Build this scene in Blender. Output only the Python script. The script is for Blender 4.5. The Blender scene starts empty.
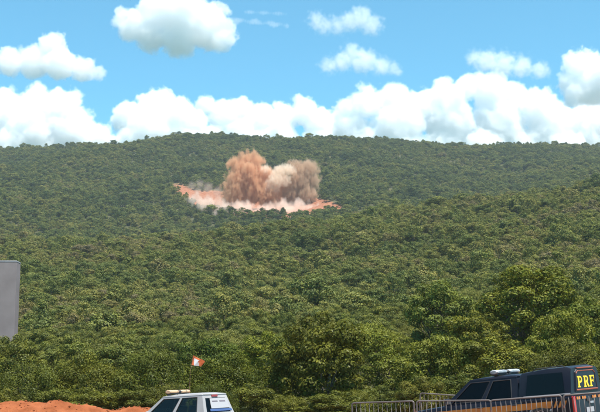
import bpy, bmesh, math, random
import numpy as np
from mathutils import Vector, Matrix, Euler

# ------------------------------------------------------------------ scene, camera, world, sun, exposure
sc = bpy.context.scene
COL = sc.collection
EYE = 1.6
FPX = 1200.0                      # focal length in pixels of the 600 px wide photograph
PITCH = math.atan(199.0 / FPX)    # the eye-level line lies 199 px under the picture centre

cam_d = bpy.data.cameras.new('camera'); cam = bpy.data.objects.new('camera', cam_d); COL.objects.link(cam)
cam_d.sensor_width = 36.0; cam_d.lens = 36.0 * FPX / 600.0
cam_d.clip_start = 0.1; cam_d.clip_end = 30000
cam.location = (0, 0, EYE); cam.rotation_euler = (math.pi / 2 + PITCH, 0, 0)
sc.camera = cam

SUN_EL, SUN_AZ = math.radians(70), math.radians(135)   # azimuth clockwise from +Y (the view direction)
w = bpy.data.worlds.new('World'); sc.world = w; w.use_nodes = True
nt = w.node_tree; nt.nodes.clear()
sky = nt.nodes.new('ShaderNodeTexSky'); sky.sky_type = 'NISHITA'; sky.sun_disc = False
sky.sun_elevation = SUN_EL; sky.sun_rotation = SUN_AZ
sky.altitude = 600; sky.air_density = 0.75; sky.dust_density = 0.25; sky.ozone_density = 1.0
hs = nt.nodes.new('ShaderNodeMixRGB'); hs.blend_type = 'MULTIPLY'; hs.inputs[0].default_value = 1.0
hs.inputs[2].default_value = (0.52, 1.10, 1.04, 1)
bg = nt.nodes.new('ShaderNodeBackground'); bg.inputs[1].default_value = 0.118
wo = nt.nodes.new('ShaderNodeOutputWorld')
nt.links.new(sky.outputs[0], hs.inputs[1]); nt.links.new(hs.outputs[0], bg.inputs[0]); nt.links.new(bg.outputs[0], wo.inputs[0])

sun_d = bpy.data.lights.new('sun', 'SUN'); sun_d.energy = 4.8; sun_d.angle = math.radians(0.53); sun_d.color = (1.0, 0.95, 0.87)
sun = bpy.data.objects.new('sun', sun_d); COL.objects.link(sun)
sdir = Vector((math.sin(SUN_AZ) * math.cos(SUN_EL), math.cos(SUN_AZ) * math.cos(SUN_EL), math.sin(SUN_EL)))
sun.rotation_euler = sdir.to_track_quat('Z', 'Y').to_euler(); sun.location = (0, -20, 60)

vs = sc.view_settings; vs.view_transform = 'Standard'; vs.look = 'None'; vs.exposure = 1.0; vs.gamma = 1.0; vs.use_curve_mapping = False
cy = sc.cycles
cy.use_denoising = True; cy.max_bounces = 16; cy.volume_bounces = 14; cy.diffuse_bounces = 3; cy.glossy_bounces = 3
cy.transmission_bounces = 6; cy.transparent_max_bounces = 12; cy.volume_max_steps = 256; cy.volume_step_rate = 1.6
try: cy.denoising_input_passes = 'RGB_ALBEDO_NORMAL'; cy.denoiser = 'OPENIMAGEDENOISE'; cy.denoising_prefilter = 'ACCURATE'
except Exception: pass
cy.use_adaptive_sampling = False

# ------------------------------------------------------------------ helpers
rng = np.random.default_rng(7)
CP, SP = math.cos(PITCH), math.sin(PITCH)
def P(u, v, d):
    """World point at ground distance d seen at photo pixel (u, v): used to survey positions."""
    yc = FPX * CP - (206 - v) * SP; zc = FPX * SP + (206 - v) * CP
    return Vector((d * (u - 300) / yc, d, EYE + d * zc / yc))
def zrow(v, d): return P(300, v, d).z

def tag(o, label=None, cat=None, group=None, kind=None):
    if label: o['label'] = label
    if cat: o['category'] = cat
    if group: o['group'] = group
    if kind: o['kind'] = kind
    return o
def link(name, data, parent=None):
    o = bpy.data.objects.new(name, data); COL.objects.link(o)
    if parent is not None: o.parent = parent
    return o
def empty(name, loc=(0, 0, 0), rot=None):
    o = bpy.data.objects.new(name, None); COL.objects.link(o); o.location = loc; o.empty_display_size = 0.2
    if rot is not None: o.rotation_euler = rot
    return o
def mesh_np(name, V, F, mats=(), smooth=False, mi=None):
    """V (n,3); F (m,k) array or list of faces."""
    me = bpy.data.meshes.new(name)
    if isinstance(F, np.ndarray):
        V = np.asarray(V, np.float32); k = F.shape[1]
        me.vertices.add(len(V)); me.vertices.foreach_set('co', V.ravel())
        me.loops.add(F.size); me.loops.foreach_set('vertex_index', F.astype(np.int32).ravel())
        me.polygons.add(len(F)); me.polygons.foreach_set('loop_start', np.arange(0, F.size, k, dtype=np.int32))
        me.update(calc_edges=True)
    else:
        me.from_pydata([tuple(map(float, v)) for v in V], [], F); me.update()
    if mi is not None: me.polygons.foreach_set('material_index', np.asarray(mi, np.int32))
    for m in (mats if isinstance(mats, (list, tuple)) else [mats]): me.materials.append(m)
    if smooth: me.polygons.foreach_set('use_smooth', np.ones(len(me.polygons), bool))
    return me
class MB:
    """Collects shapes into one mesh."""
    def __init__(s): s.V = []; s.F = []
    def add(s, V, F):
        n = len(s.V); s.V += [tuple(v) for v in V]; s.F += [tuple(i + n for i in f) for f in F]; return s
    def box(s, c, size, rot=None, taper=1.0):
        x, y, z = [a / 2 for a in size]; V = []
        for k, (a, b, e) in enumerate([(-1,-1,-1),(1,-1,-1),(1,1,-1),(-1,1,-1),(-1,-1,1),(1,-1,1),(1,1,1),(-1,1,1)]):
            t = taper if e > 0 else 1.0
            p = Vector((a * x * t, b * y * t, e * z))
            if rot is not None: p = rot @ p
            V.append(p + Vector(c))
        return s.add(V, [(0,3,2,1),(4,5,6,7),(0,1,5,4),(1,2,6,5),(2,3,7,6),(3,0,4,7)])
    def tube(s, pts, r, n=8, r2=None, cap=True):
        pts = [Vector(p) for p in pts]; L = len(pts); base = len(s.V); prev = None
        for i, p in enumerate(pts):
            t = (pts[min(i + 1, L - 1)] - pts[max(i - 1, 0)]).normalized()
            if prev is None: a = t.orthogonal().normalized()
            else: a = (prev - t * prev.dot(t)).normalized()
            prev = a; b = t.cross(a)
            rr = r if r2 is None else r + (r2 - r) * i / max(1, L - 1)
            for k in range(n):
                q = 2 * math.pi * k / n; s.V.append(tuple(p + a * math.cos(q) * rr + b * math.sin(q) * rr))
        for i in range(L - 1):
            for k in range(n):
                k2 = (k + 1) % n; A = base + i * n
                s.F.append((A + k, A + k2, A + n + k2, A + n + k))
        if cap:
            s.F.append(tuple(base + k for k in reversed(range(n)))); s.F.append(tuple(base + (L - 1) * n + k for k in range(n)))
        return s
    def prism(s, poly, axis, lo, hi):
        """Extrude a 2-D polygon along axis 0/1/2 from lo to hi."""
        n = len(poly); V = []
        for e in (lo, hi):
            for p in poly:
                q = [p[0], p[1]]; q.insert(axis, e); V.append(tuple(q))
        return s.add(V, [tuple(reversed(range(n))), tuple(range(n, 2 * n))] + [(i, (i + 1) % n, n + (i + 1) % n, n + i) for i in range(n)])
    def loft(s, secs, cap=True):
        n = len(secs[0]); base = len(s.V)
        for q in secs: s.V += [tuple(p) for p in q]
        for i in range(len(secs) - 1):
            for k in range(n):
                k2 = (k + 1) % n; A = base + i * n
                s.F.append((A + k, A + k2, A + n + k2, A + n + k))
        if cap:
            s.F.append(tuple(base + k for k in reversed(range(n)))); s.F.append(tuple(base + (len(secs) - 1) * n + k for k in range(n)))
        return s
    def build(s, name, mat, parent=None, smooth=False, bevel=0, seg=2, fix=True):
        me = mesh_np(name, s.V, s.F, mat, smooth)
        if fix:
            bm = bmesh.new(); bm.from_mesh(me); bmesh.ops.recalc_face_normals(bm, faces=bm.faces); bm.to_mesh(me); bm.free()
        o = link(name, me, parent)
        if bevel:
            m = o.modifiers.new('bevel', 'BEVEL'); m.width = bevel; m.segments = seg; m.limit_method = 'ANGLE'; m.angle_limit = math.radians(35)
            m.harden_normals = False
        if smooth and hasattr(me, 'set_sharp_from_angle'): me.set_sharp_from_angle(angle=math.radians(40))
        return o

# ------------------------------------------------------------------ materials
def mat(name, col, rough=0.6, metal=0.0, spec=0.5, **kw):
    m = bpy.data.materials.new(name); m.use_nodes = True; b = m.node_tree.nodes['Principled BSDF']
    b.inputs['Base Color'].default_value = (*col, 1); b.inputs['Roughness'].default_value = rough; b.inputs['Metallic'].default_value = metal
    b.inputs['Specular IOR Level'].default_value = spec
    for k, v in kw.items(): b.inputs[k].default_value = v
    return m
def N(m, t, **kw):
    n = m.node_tree.nodes.new(t)
    for k, v in kw.items(): setattr(n, k, v)
    return n
def L(m, a, b): m.node_tree.links.new(a, b)
def ramp(m, stops, interp='LINEAR'):
    r = N(m, 'ShaderNodeValToRGB'); cr = r.color_ramp; cr.interpolation = interp
    while len(cr.elements) > 1: cr.elements.remove(cr.elements[-1])
    cr.elements[0].position = stops[0][0]; cr.elements[0].color = (*stops[0][1], 1)
    for p, c in stops[1:]: e = cr.elements.new(p); e.color = (*c, 1)
    return r
def noisy(m, col_a, col_b, scale=3.0, detail=6.0, coord='Object', bump=0.0, bscale=30.0, stops=(0.35, 0.65), bdist=0.02):
    """Blend two colours by noise on the base colour, with optional fine relief."""
    b = m.node_tree.nodes['Principled BSDF']; tc = N(m, 'ShaderNodeTexCoord'); n = N(m, 'ShaderNodeTexNoise')
    n.inputs['Scale'].default_value = scale; n.inputs['Detail'].default_value = detail; L(m, tc.outputs[coord], n.inputs['Vector'])
    r = ramp(m, [(stops[0], col_a), (stops[1], col_b)]); L(m, n.outputs['Fac'], r.inputs[0]); L(m, r.outputs[0], b.inputs['Base Color'])
    if bump:
        n2 = N(m, 'ShaderNodeTexNoise'); n2.inputs['Scale'].default_value = bscale; n2.inputs['Detail'].default_value = 6; L(m, tc.outputs[coord], n2.inputs['Vector'])
        bp = N(m, 'ShaderNodeBump'); bp.inputs['Strength'].default_value = bump; bp.inputs['Distance'].default_value = bdist
        L(m, n2.outputs['Fac'], bp.inputs['Height']); L(m, bp.outputs[0], b.inputs['Normal'])
    return m

def leaf_mat(name, stops, patches=False):
    m = bpy.data.materials.new(name); m.use_nodes = True; t = m.node_tree; t.nodes.clear()
    oi = N(m, 'ShaderNodeObjectInfo'); r = ramp(m, stops)
    if patches:      # species grow in patches: the stand's value shifts each tree along the ramp
        pa_ = N(m, 'ShaderNodeAttribute', attribute_type='INSTANCER', attribute_name='patch'); pm = N(m, 'ShaderNodeMath', operation='MULTIPLY_ADD'); pm.inputs[1].default_value = 0.62
        L(m, oi.outputs['Random'], pm.inputs[0]); L(m, pa_.outputs['Fac'], pm.inputs[2]); L(m, pm.outputs[0], r.inputs[0])
    else: L(m, oi.outputs['Random'], r.inputs[0])
    tc = N(m, 'ShaderNodeTexCoord'); n = N(m, 'ShaderNodeTexNoise'); n.inputs['Scale'].default_value = 1.3; n.inputs['Detail'].default_value = 3
    L(m, tc.outputs['Object'], n.inputs['Vector'])
    r2 = ramp(m, [(0.3, (0.62, 0.68, 0.66)), (0.72, (1.35, 1.28, 1.02))]); L(m, n.outputs['Fac'], r2.inputs[0])
    mx = N(m, 'ShaderNodeMixRGB', blend_type='MULTIPLY'); mx.inputs[0].default_value = 1; L(m, r.outputs[0], mx.inputs[1]); L(m, r2.outputs[0], mx.inputs[2])
    at = N(m, 'ShaderNodeAttribute', attribute_name='tint')
    r3 = ramp(m, [(0.0, (0.65, 0.66, 0.72)), (0.5, (1, 1, 1)), (1.0, (1.45, 1.38, 1.0))]); L(m, at.outputs['Fac'], r3.inputs[0])
    mx2 = N(m, 'ShaderNodeMixRGB', blend_type='MULTIPLY'); mx2.inputs[0].default_value = 1; L(m, mx.outputs[0], mx2.inputs[1]); L(m, r3.outputs[0], mx2.inputs[2])
    df = N(m, 'ShaderNodeBsdfDiffuse'); tr = N(m, 'ShaderNodeBsdfTranslucent'); gl = N(m, 'ShaderNodeBsdfGlossy'); gl.inputs['Roughness'].default_value = 0.45
    gl.inputs['Color'].default_value = (0.4, 0.42, 0.36, 1)
    own = N(m, 'ShaderNodeMixRGB', blend_type='MULTIPLY'); own.inputs[0].default_value = 1; L(m, mx2.outputs[0], own.inputs[1]); L(m, oi.outputs['Color'], own.inputs[2]); mx2 = own
    L(m, mx2.outputs[0], df.inputs[0])
    tint = N(m, 'ShaderNodeMixRGB', blend_type='MULTIPLY'); tint.inputs[0].default_value = 1; tint.inputs[2].default_value = (1.15, 1.1, 0.45, 1)
    L(m, mx2.outputs[0], tint.inputs[1]); L(m, tint.outputs[0], tr.inputs[0])
    a = N(m, 'ShaderNodeMixShader'); a.inputs[0].default_value = 0.18; L(m, df.outputs[0], a.inputs[1]); L(m, tr.outputs[0], a.inputs[2])
    b = N(m, 'ShaderNodeMixShader'); b.inputs[0].default_value = 0.02; L(m, a.outputs[0], b.inputs[1]); L(m, gl.outputs[0], b.inputs[2])
    o = N(m, 'ShaderNodeOutputMaterial'); L(m, b.outputs[0], o.inputs[0])
    return m
M = {}
M['leaf_near'] = leaf_mat('leaf_near', [(0.0, (0.072, 0.087, 0.020)), (0.25, (0.123, 0.125, 0.025)), (0.5, (0.090, 0.106, 0.026)), (0.75, (0.137, 0.129, 0.028)), (1.0, (0.065, 0.083, 0.022))])
M['leaf_mid'] = leaf_mat('leaf_mid', [(0.0, (0.080, 0.098, 0.030)), (0.25, (0.160, 0.162, 0.046)), (0.5, (0.110, 0.130, 0.038)), (0.75, (0.175, 0.168, 0.050)), (1.0, (0.080, 0.098, 0.032))])
M['leaf_far'] = leaf_mat('leaf_far', [(0.0, (0.062, 0.084, 0.034)), (0.2, (0.090, 0.112, 0.040)), (0.4, (0.125, 0.144, 0.048)), (0.6, (0.160, 0.166, 0.054)), (0.78, (0.190, 0.182, 0.062)), (0.9, (0.185, 0.160, 0.074)), (1.0, (0.170, 0.142, 0.090))], True)
M['leaf_dry'] = leaf_mat('leaf_dry', [(0.0, (0.140, 0.110, 0.075)), (1.0, (0.120, 0.104, 0.066))])
M['bark'] = noisy(mat('bark', (0.1, 0.08, 0.06), 0.9), (0.07, 0.055, 0.04), (0.16, 0.135, 0.105), 6, 6, bump=0.6, bscale=14)
# ------------------------------------------------------------------ terrain: one sheet from behind the camera to past the far ridge
UC = np.array([-200, 0, 100, 200, 300, 400, 500, 600, 800], float)
def rows(d, vs_, sub):
    return [zrow(v, d) - sub for v in vs_]
CT = [(-60, [0] * 9), (12, [0.0, 0.02, 0.05, 0.1, 0.14, 0.2, 0.25, 0.3, 0.35])]
TAB = [
 (55,  [-0.1, 0.1, 0.2, 0.2, 0.3, 0.5, 0.8, 1.1, 1.5]),
 (110, rows(110, [332, 330, 328, 325, 322, 310, 296, 290, 284], 4.5)),
 (220, rows(220, [290, 288, 286, 283, 280, 274, 262, 252, 240], 4.5)),
 (350, rows(350, [262, 260, 257, 253, 248, 240, 228, 216, 200], 4.5)),
 (500, rows(500, [243, 239, 235, 232, 226, 211, 193, 180, 165], 4.5)),
 (560, rows(560, [246, 242, 239, 236, 230, 216, 199, 186, 172], 4.5)),
 (650, rows(650, [246, 246, 243, 240, 236, 226, 215, 204, 195], 4.5)),
 (850, rows(850, [206, 208, 209, 211, 213, 203, 194, 186, 182], 0)),
 (1100, rows(1100, [180, 172, 165, 160, 162, 164, 166, 165, 166], 4)),
 (1320, rows(1320, [160, 152, 142.5, 132.5, 134, 138.5, 143, 145.5, 149], 8.5)),
 (1450, rows(1450, [158, 152, 147, 142, 144, 147, 149, 150, 152], 4.5)),
 (2200, [235] * 9), (4500, [160] * 9), (9000, [120] * 9)]
for d, r in TAB: CT.append((d, r))
CD = np.array([c[0] for c in CT], float); CZ = np.array([c[1] for c in CT], float)
def pchip_slopes(x, y):
    h = np.diff(x)[:, None]; dl = np.diff(y, axis=0) / h; m = np.zeros_like(y)
    a, b = dl[:-1], dl[1:]; w1 = 2 * h[1:] + h[:-1]; w2 = h[1:] + 2 * h[:-1]
    with np.errstate(divide='ignore', invalid='ignore'):
        hm = (w1 + w2) / (w1 / a + w2 / b)
    m[1:-1] = np.where(a * b > 0, hm, 0); m[0] = dl[0]; m[-1] = dl[-1]
    return m
CS = pchip_slopes(CD, CZ)
def hterrain(x, y):
    x = np.asarray(x, float); y = np.asarray(y, float)
    u = 300 + FPX / CP * 1.0 * x / np.maximum(y, 40.0) * 0.975
    u = np.clip(u, -199, 799)
    k = np.clip(np.searchsorted(CD, y) - 1, 0, len(CD) - 2); h = CD[k + 1] - CD[k]; t = np.clip((y - CD[k]) / h, 0, 1)
    h00 = (1 + 2 * t) * (1 - t) ** 2; h10 = t * (1 - t) ** 2; h01 = t * t * (3 - 2 * t); h11 = t * t * (t - 1)
    j = np.clip(np.searchsorted(UC, u) - 1, 0, len(UC) - 2); s = (u - UC[j]) / (UC[j + 1] - UC[j]); s = s * s * (3 - 2 * s) * 0.5 + s * 0.5
    def at(jj): return h00 * CZ[k, jj] + h10 * h * CS[k, jj] + h01 * CZ[k + 1, jj] + h11 * h * CS[k + 1, jj]
    z = at(j) * (1 - s) + at(j + 1) * s
    amp = np.clip((y - 60) / 400, 0, 1)
    z = z + amp * (2.0 * np.sin(x * 0.031 + 1.3 * np.sin(y * 0.017)) + 1.2 * np.sin(x * 0.075 + y * 0.041 + 2) + 0.8 * np.sin(x * 0.13 - y * 0.09))
    far = np.clip((y - 620) / 300, 0, 1) * np.clip((1300 - y) / 150, 0, 1)
    z = z + far * 5.0 * np.sin(x * 0.022 + 0.9 * np.sin(y * 0.008) + 0.5)
    # the levelled parking strip, rising to the right
    pk = np.clip((y - 14) / 10, 0, 1) * np.clip((52 - y) / 8, 0, 1); pk = pk * pk * (3 - 2 * pk)
    flat = np.interp(x, [-14, 2, 4.1, 6.9, 9, 16], [-0.37, 0.49, 0.545, 0.775, 0.93, 1.2])
    return z * (1 - pk) + flat * pk
# blast cut: outline surveyed on the far slope
CUT_POLY = [(166, 183), (178, 185), (200, 192), (212, 190), (240, 196), (300, 196), (316, 198), (330, 202), (345, 208), (344, 211), (330, 210), (318, 213), (300, 216), (262, 217), (230, 213), (196, 206), (180, 195)]
def in_poly(px, py, poly):
    c = np.zeros(px.shape, bool); n = len(poly)
    for i in range(n):
        x1, y1 = poly[i]; x2, y2 = poly[(i + 1) % n]
        cnd = (y1 > py) != (y2 > py)
        with np.errstate(divide='ignore', invalid='ignore'):
            c ^= cnd & (px < (x2 - x1) * (py - y1) / (y2 - y1 + 1e-12) + x1)
    return c
def survey(x, y, z):
    """World to photo pixel (for planning the cut's outline on the slope)."""
    z = z - EYE; dep = y * CP + z * SP; up = -y * SP + z * CP
    return 300 + FPX * x / dep, 206 - FPX * up / dep
def cut_mask(x, y):
    x = np.asarray(x, float); y = np.asarray(y, float)
    u, v = survey(x, y, hterrain(x, y))
    return in_poly(u, v, CUT_POLY) & (y > 760) & (y < 1050)

yr = np.concatenate([np.arange(-60, 60, 3.0), np.arange(60, 200, 5), np.arange(200, 760, 10), np.arange(760, 980, 3), np.arange(980, 1500, 12), np.arange(1500, 3000, 75), np.linspace(3000, 9000, 12)])
s = np.linspace(-1, 1, 301)
Y, S = np.meshgrid(yr, s, indexing='ij')
X = S * (60 + np.maximum(Y, 0) * 0.42 + np.clip(Y - 1500, 0, None) * 0.5)
Z = hterrain(X, Y)
ny, nx = Y.shape
mask = cut_mask(X, Y).astype(float)
for _ in range(5): mask[1:-1, 1:-1] = (mask[1:-1, 1:-1] * 2 + mask[:-2, 1:-1] + mask[2:, 1:-1] + mask[1:-1, :-2] + mask[1:-1, 2:]) / 6
Z = Z - mask * 1.2
idx = np.arange(ny * nx).reshape(ny, nx)
F = np.stack([idx[:-1, :-1], idx[:-1, 1:], idx[1:, 1:], idx[1:, :-1]], -1).reshape(-1, 4)
g = bpy.data.materials.new('ground'); g.use_nodes = True
gb = g.node_tree.nodes['Principled BSDF']; gb.inputs['Roughness'].default_value = 0.95; gb.inputs['Specular IOR Level'].default_value = 0.15
geo = N(g, 'ShaderNodeNewGeometry'); n1 = N(g, 'ShaderNodeTexNoise'); n1.inputs['Scale'].default_value = 0.11; n1.inputs['Detail'].default_value = 8
L(g, geo.outputs['Position'], n1.inputs['Vector'])
litter = ramp(g, [(0.35, (0.055, 0.060, 0.026)), (0.55, (0.068, 0.068, 0.032)), (0.7, (0.078, 0.068, 0.038))]); L(g, n1.outputs['Fac'], litter.inputs[0])
n2 = N(g, 'ShaderNodeTexNoise'); n2.inputs['Scale'].default_value = 0.6; n2.inputs['Detail'].default_value = 8; L(g, geo.outputs['Position'], n2.inputs['Vector'])
soil = ramp(g, [(0.3, (0.20, 0.072, 0.036)), (0.55, (0.27, 0.115, 0.065)), (0.75, (0.36, 0.20, 0.135))]); L(g, n2.outputs['Fac'], soil.inputs[0])
at = N(g, 'ShaderNodeAttribute', attribute_name='soil'); 
ad = N(g, 'ShaderNodeMath', operation='ADD'); L(g, at.outputs['Fac'], ad.inputs[0])
nm = N(g, 'ShaderNodeMath', operation='MULTIPLY_ADD'); L(g, n2.outputs['Fac'], nm.inputs[0]); nm.inputs[1].default_value = 0.6; nm.inputs[2].default_value = -0.3
L(g, nm.outputs[0], ad.inputs[1])
rs = ramp(g, [(0.22, (0, 0, 0)), (0.42, (1, 1, 1))]); L(g, ad.outputs[0], rs.inputs[0])
mx = N(g, 'ShaderNodeMixRGB'); L(g, rs.outputs[0], mx.inputs[0]); L(g, litter.outputs[0], mx.inputs[1]); L(g, soil.outputs[0], mx.inputs[2]); L(g, mx.outputs[0], gb.inputs['Base Color'])
bp = N(g, 'ShaderNodeBump'); bp.inputs['Strength'].default_value = 0.5; bp.inputs['Distance'].default_value = 0.3; L(g, n2.outputs['Fac'], bp.inputs['Height']); L(g, bp.outputs[0], gb.inputs['Normal'])
me = mesh_np('ground', np.stack([X, Y, Z], -1).reshape(-1, 3), F, g, smooth=True)
soilv = np.maximum(mask, np.clip((56 - Y) / 6, 0, 1))
a = me.attributes.new('soil', 'FLOAT', 'POINT'); a.data.foreach_set('value', soilv.ravel().astype(np.float32))
tag(link('ground', me), kind='structure')

# ------------------------------------------------------------------ trees
def rand_dirs(n, up=0.0):
    v = rng.normal(size=(n, 3)); v /= np.linalg.norm(v, axis=1)[:, None]; v[:, 2] += up
    return v / np.linalg.norm(v, axis=1)[:, None]
def leaf_quads(C, Nrm, size, aspect=0.55, bend=0.25):
    """One small bent leaf (a kite of four corners) at each centre."""
    n = len(C); t = rng.normal(size=(n, 3)); t -= Nrm * np.sum(t * Nrm, 1)[:, None]; t /= np.linalg.norm(t, axis=1)[:, None]
    b = np.cross(Nrm, t); L_ = size[:, None]; 
    a = C - t * L_ * 0.5; c = C + t * L_ * 0.5 - Nrm * L_ * bend * 0.5
    k = rng.uniform(-0.15, 0.15, (n, 1))
    l = C + b * L_ * aspect * 0.5 + t * L_ * k; r = C - b * L_ * aspect * 0.5 + t * L_ * k
    V = np.stack([a, l, c, r], 1).reshape(-1, 3); F = np.arange(4 * n).reshape(n, 4)
    return V, F
def crown(clumps, per, leaf, name, mat_, norm_up=0.5, aspect=0.6, shell=0.55, spray=0.0):
    """clumps: list of (centre, radius xyz). Leaves sit through each clump's outer shell; tint varies by clump and leaf."""
    Cs, Ns, Ss, Ts = [], [], [], []
    tot = sum(r[0] * r[1] for _, r in clumps)
    for c, r in clumps:
        n = max(6, int(per * len(clumps) * r[0] * r[1] / tot))
        d = rand_dirs(n, 0.25); rad = shell + (1.08 - shell) * rng.random(n) ** 0.6
        rad *= 1 + 0.18 * np.sin(d[:, 0] * 7 + c[0] * 3) * np.sin(d[:, 1] * 6 + c[1] * 5) * np.sin(d[:, 2] * 8)
        p = np.array(c) + d * rad[:, None] * np.array(r)
        if spray:   # feathery shoots poking out
            m = rng.random(n) < 0.22; p[m] += d[m] * rng.random((m.sum(), 1)) * spray
        nn = d + rng.normal(size=(n, 3)) * 0.30; nn[:, 2] += norm_up * 0.3; nn /= np.linalg.norm(nn, axis=1)[:, None]
        Cs.append(p); Ns.append(nn); Ss.append(leaf * rng.uniform(0.6, 1.35, n)); Ts.append(np.clip(rng.normal(0.5, 0.16) + rng.normal(0, 0.16, n), 0, 1))
    C = np.concatenate(Cs); V, F = leaf_quads(C, np.concatenate(Ns), np.concatenate(Ss), aspect)
    me = mesh_np(name, V, F, mat_)
    a = me.attributes.new('tint', 'FLOAT', 'FACE'); a.data.foreach_set('value', np.concatenate(Ts).astype(np.float32))
    return me
def make_clumps(R, H, base, n, kind='round', rc=0.38):
    """Clumps over a domed crown of radius R between heights base and H."""
    out = []
    for i in range(n):
        if kind == 'umbrella':
            a = rng.uniform(0, 2 * math.pi); q = math.sqrt(rng.random()) * R * 0.8
            z = H - (H - base) * (0.25 + 0.5 * (q / R) ** 2 + rng.uniform(-0.12, 0.15)); r = R * rc * rng.uniform(0.7, 1.15); out.append(((q * math.cos(a), q * math.sin(a), z), (r * 1.25, r * 1.25, r * 0.6)))
        else:
            d = rand_dirs(1, 0.15)[0]; q = rng.uniform(0.62, 0.92)
            mid = base + (H - base) * 0.45; hz = (H - base) * 0.5
            r = R * rc * rng.uniform(0.65, 1.2); zf = d[2] * q * hz
            out.append(((d[0] * q * R, d[1] * q * R, mid + zf), (r, r, r * 0.8)))
    return out
def trunk_mesh(clumps, R, H, base, name, r0=0.1, stems=1, lean=0.2, nlimb=9, seg=6):
    mb = MB(); random.seed(int(R * 1000 + H * 77))
    for s_ in range(stems):
        a = random.uniform(0, 6.28); off = Vector((math.cos(a), math.sin(a), 0)) * (0.12 * stems if stems > 1 else 0)
        top = Vector((math.cos(a) * lean * R, math.sin(a) * lean * R, base + (H - base) * 0.45))
        mid = off * 0.7 + top * 0.5 + Vector((random.uniform(-.1, .1), random.uniform(-.1, .1), 0))
        mb.tube([off + Vector((0, 0, -0.35)), off * 0.9 + (mid - off) * 0.4, mid, top], r0 / math.sqrt(stems), seg, r0 * 0.35 / math.sqrt(stems))
        cl = sorted(clumps, key=lambda c: (Vector(c[0]) - top).length)[s_::stems][:nlimb]
        for c, r in cl:
            c = Vector(c); st = off * 0.5 + top * random.uniform(0.35, 0.95); st.z = min(st.z, c.z - 0.05) if c.z > st.z * 0.5 else st.z
            m = st.lerp(c, 0.5) + Vector((random.uniform(-.15, .15), random.uniform(-.15, .15), random.uniform(-.05, .2))) * R * 0.3
            mb.tube([st, m, c + Vector((0, 0, r[2] * 0.5))], r0 * 0.38, 5, r0 * 0.08, cap=False)
    return mesh_np(name, mb.V, mb.F, M['bark'], smooth=True)
KINDS = {}
def make_kind(key, R, H, base, n, per, leaf, kind='round', mat_='leaf_near', rc=0.38, stems=1, r0=0.1, aspect=0.6, spray=0.0, norm_up=0.5, seg=6, nlimb=9, lean=0.2):
    cl = make_clumps(R, H, base, n, kind, rc)
    cl.append(((0, 0, base + (H - base) * 0.45), (R * 0.60, R * 0.60, (H - base) * 0.40)))
    KINDS[key] = (trunk_mesh(cl, R, H, base, 'trunk', r0, stems, lean, nlimb, seg), crown(cl, per, leaf, 'crown', M[mat_], norm_up, aspect, spray=spray), R, H)
# near kinds: metres; scaled when planted
make_kind('broad_a', 3.0, 7.0, 0.3, 74, 330, 0.165, rc=0.20, r0=0.15)
make_kind('broad_b', 3.2, 6.6, 0.2, 80, 320, 0.160, rc=0.20, r0=0.14, stems=2)
make_kind('broad_c', 2.8, 7.4, 0.4, 66, 330, 0.175, rc=0.21, r0=0.15, aspect=0.5)
make_kind('feather_a', 3.0, 5.2, 0.1, 84, 330, 0.14, rc=0.18, r0=0.09, stems=3, aspect=0.38, spray=0.35, norm_up=0.9)
make_kind('feather_b', 3.3, 4.6, 0.05, 84, 330, 0.14, rc=0.18, r0=0.09, stems=4, aspect=0.38, spray=0.35, norm_up=0.9)
make_kind('tall_a', 3.3, 9.0, 1.2, 80, 300, 0.18, 'round', rc=0.20, r0=0.17, stems=2, nlimb=16)
make_kind('tall_b', 3.0, 8.6, 1.3, 64, 320, 0.18, 'round', rc=0.22, r0=0.16, stems=3, nlimb=14)
make_kind('umbrella_a', 3.4, 6.2, 1.8, 52, 330, 0.15, 'umbrella', rc=0.22, r0=0.12, stems=2, nlimb=12)
make_kind('dry_a', 2.2, 3.6, 0.3, 34, 110, 0.11, rc=0.25, mat_='leaf_dry', r0=0.08, stems=4, aspect=0.3, spray=0.4, nlimb=12)
# slope kinds: coarser, for the forest on the hills
for i in range(10):
    um = i in (3, 7)
    make_kind('slope_%d' % i, rng.uniform(2.0, 2.5), rng.uniform(3.8, 5.8), 0.3 if not um else 1.6, 24, 125, 0.22, 'umbrella' if um else 'round', 'leaf_far', rc=0.28, r0=0.09, seg=4, nlimb=4, aspect=0.7)

MID = {}
def mid_crown(kind):
    """The hillside trees share the near crowns' shape, in the duller green of the slope."""
    if kind not in MID:
        c = KINDS[kind][1].copy(); MID[kind] = c
        if kind != 'dry_a': c.materials.clear(); c.materials.append(M['leaf_mid'])
    return MID[kind]
def plant(kind, x, y, h, wide, label, group, name='tree', cat='tree', rz=None, sink=0.1, tone=(1, 1, 1)):
    tr, cr, R, H = KINDS[kind]
    z = float(hterrain(x, y)) - sink
    o = empty(name, (x, y, z)); o.rotation_euler = (0, 0, random.uniform(0, 6.28) if rz is None else rz)
    o.scale = (wide / (2 * R), wide / (2 * R), h / H)
    link('trunk', tr, o); co = link('crown', cr if y < 84 else mid_crown(kind), o); co.color = (*tone, 1)
    return tag(o, label, cat, group)
random.seed(11)
PLANTED = []
def plant_px(kind, u, vtop, d, wpx, label, group, name='tree', cat='tree', tone=(1, 1, 1)):
    """Plant a tree at distance d whose top reaches row vtop and whose crown is wpx photo pixels wide."""
    p = P(u, vtop, d); g_ = float(hterrain(p.x, d)); PLANTED.append((p.x, d, wpx * d / FPX / 2))
    return plant(kind, p.x, d, max(1.5, p.z - g_ + 0.1), wpx * d / FPX, label, group, name, cat, tone=tone)
GN_ = 'trees and shrubs behind the vehicles'
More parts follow.
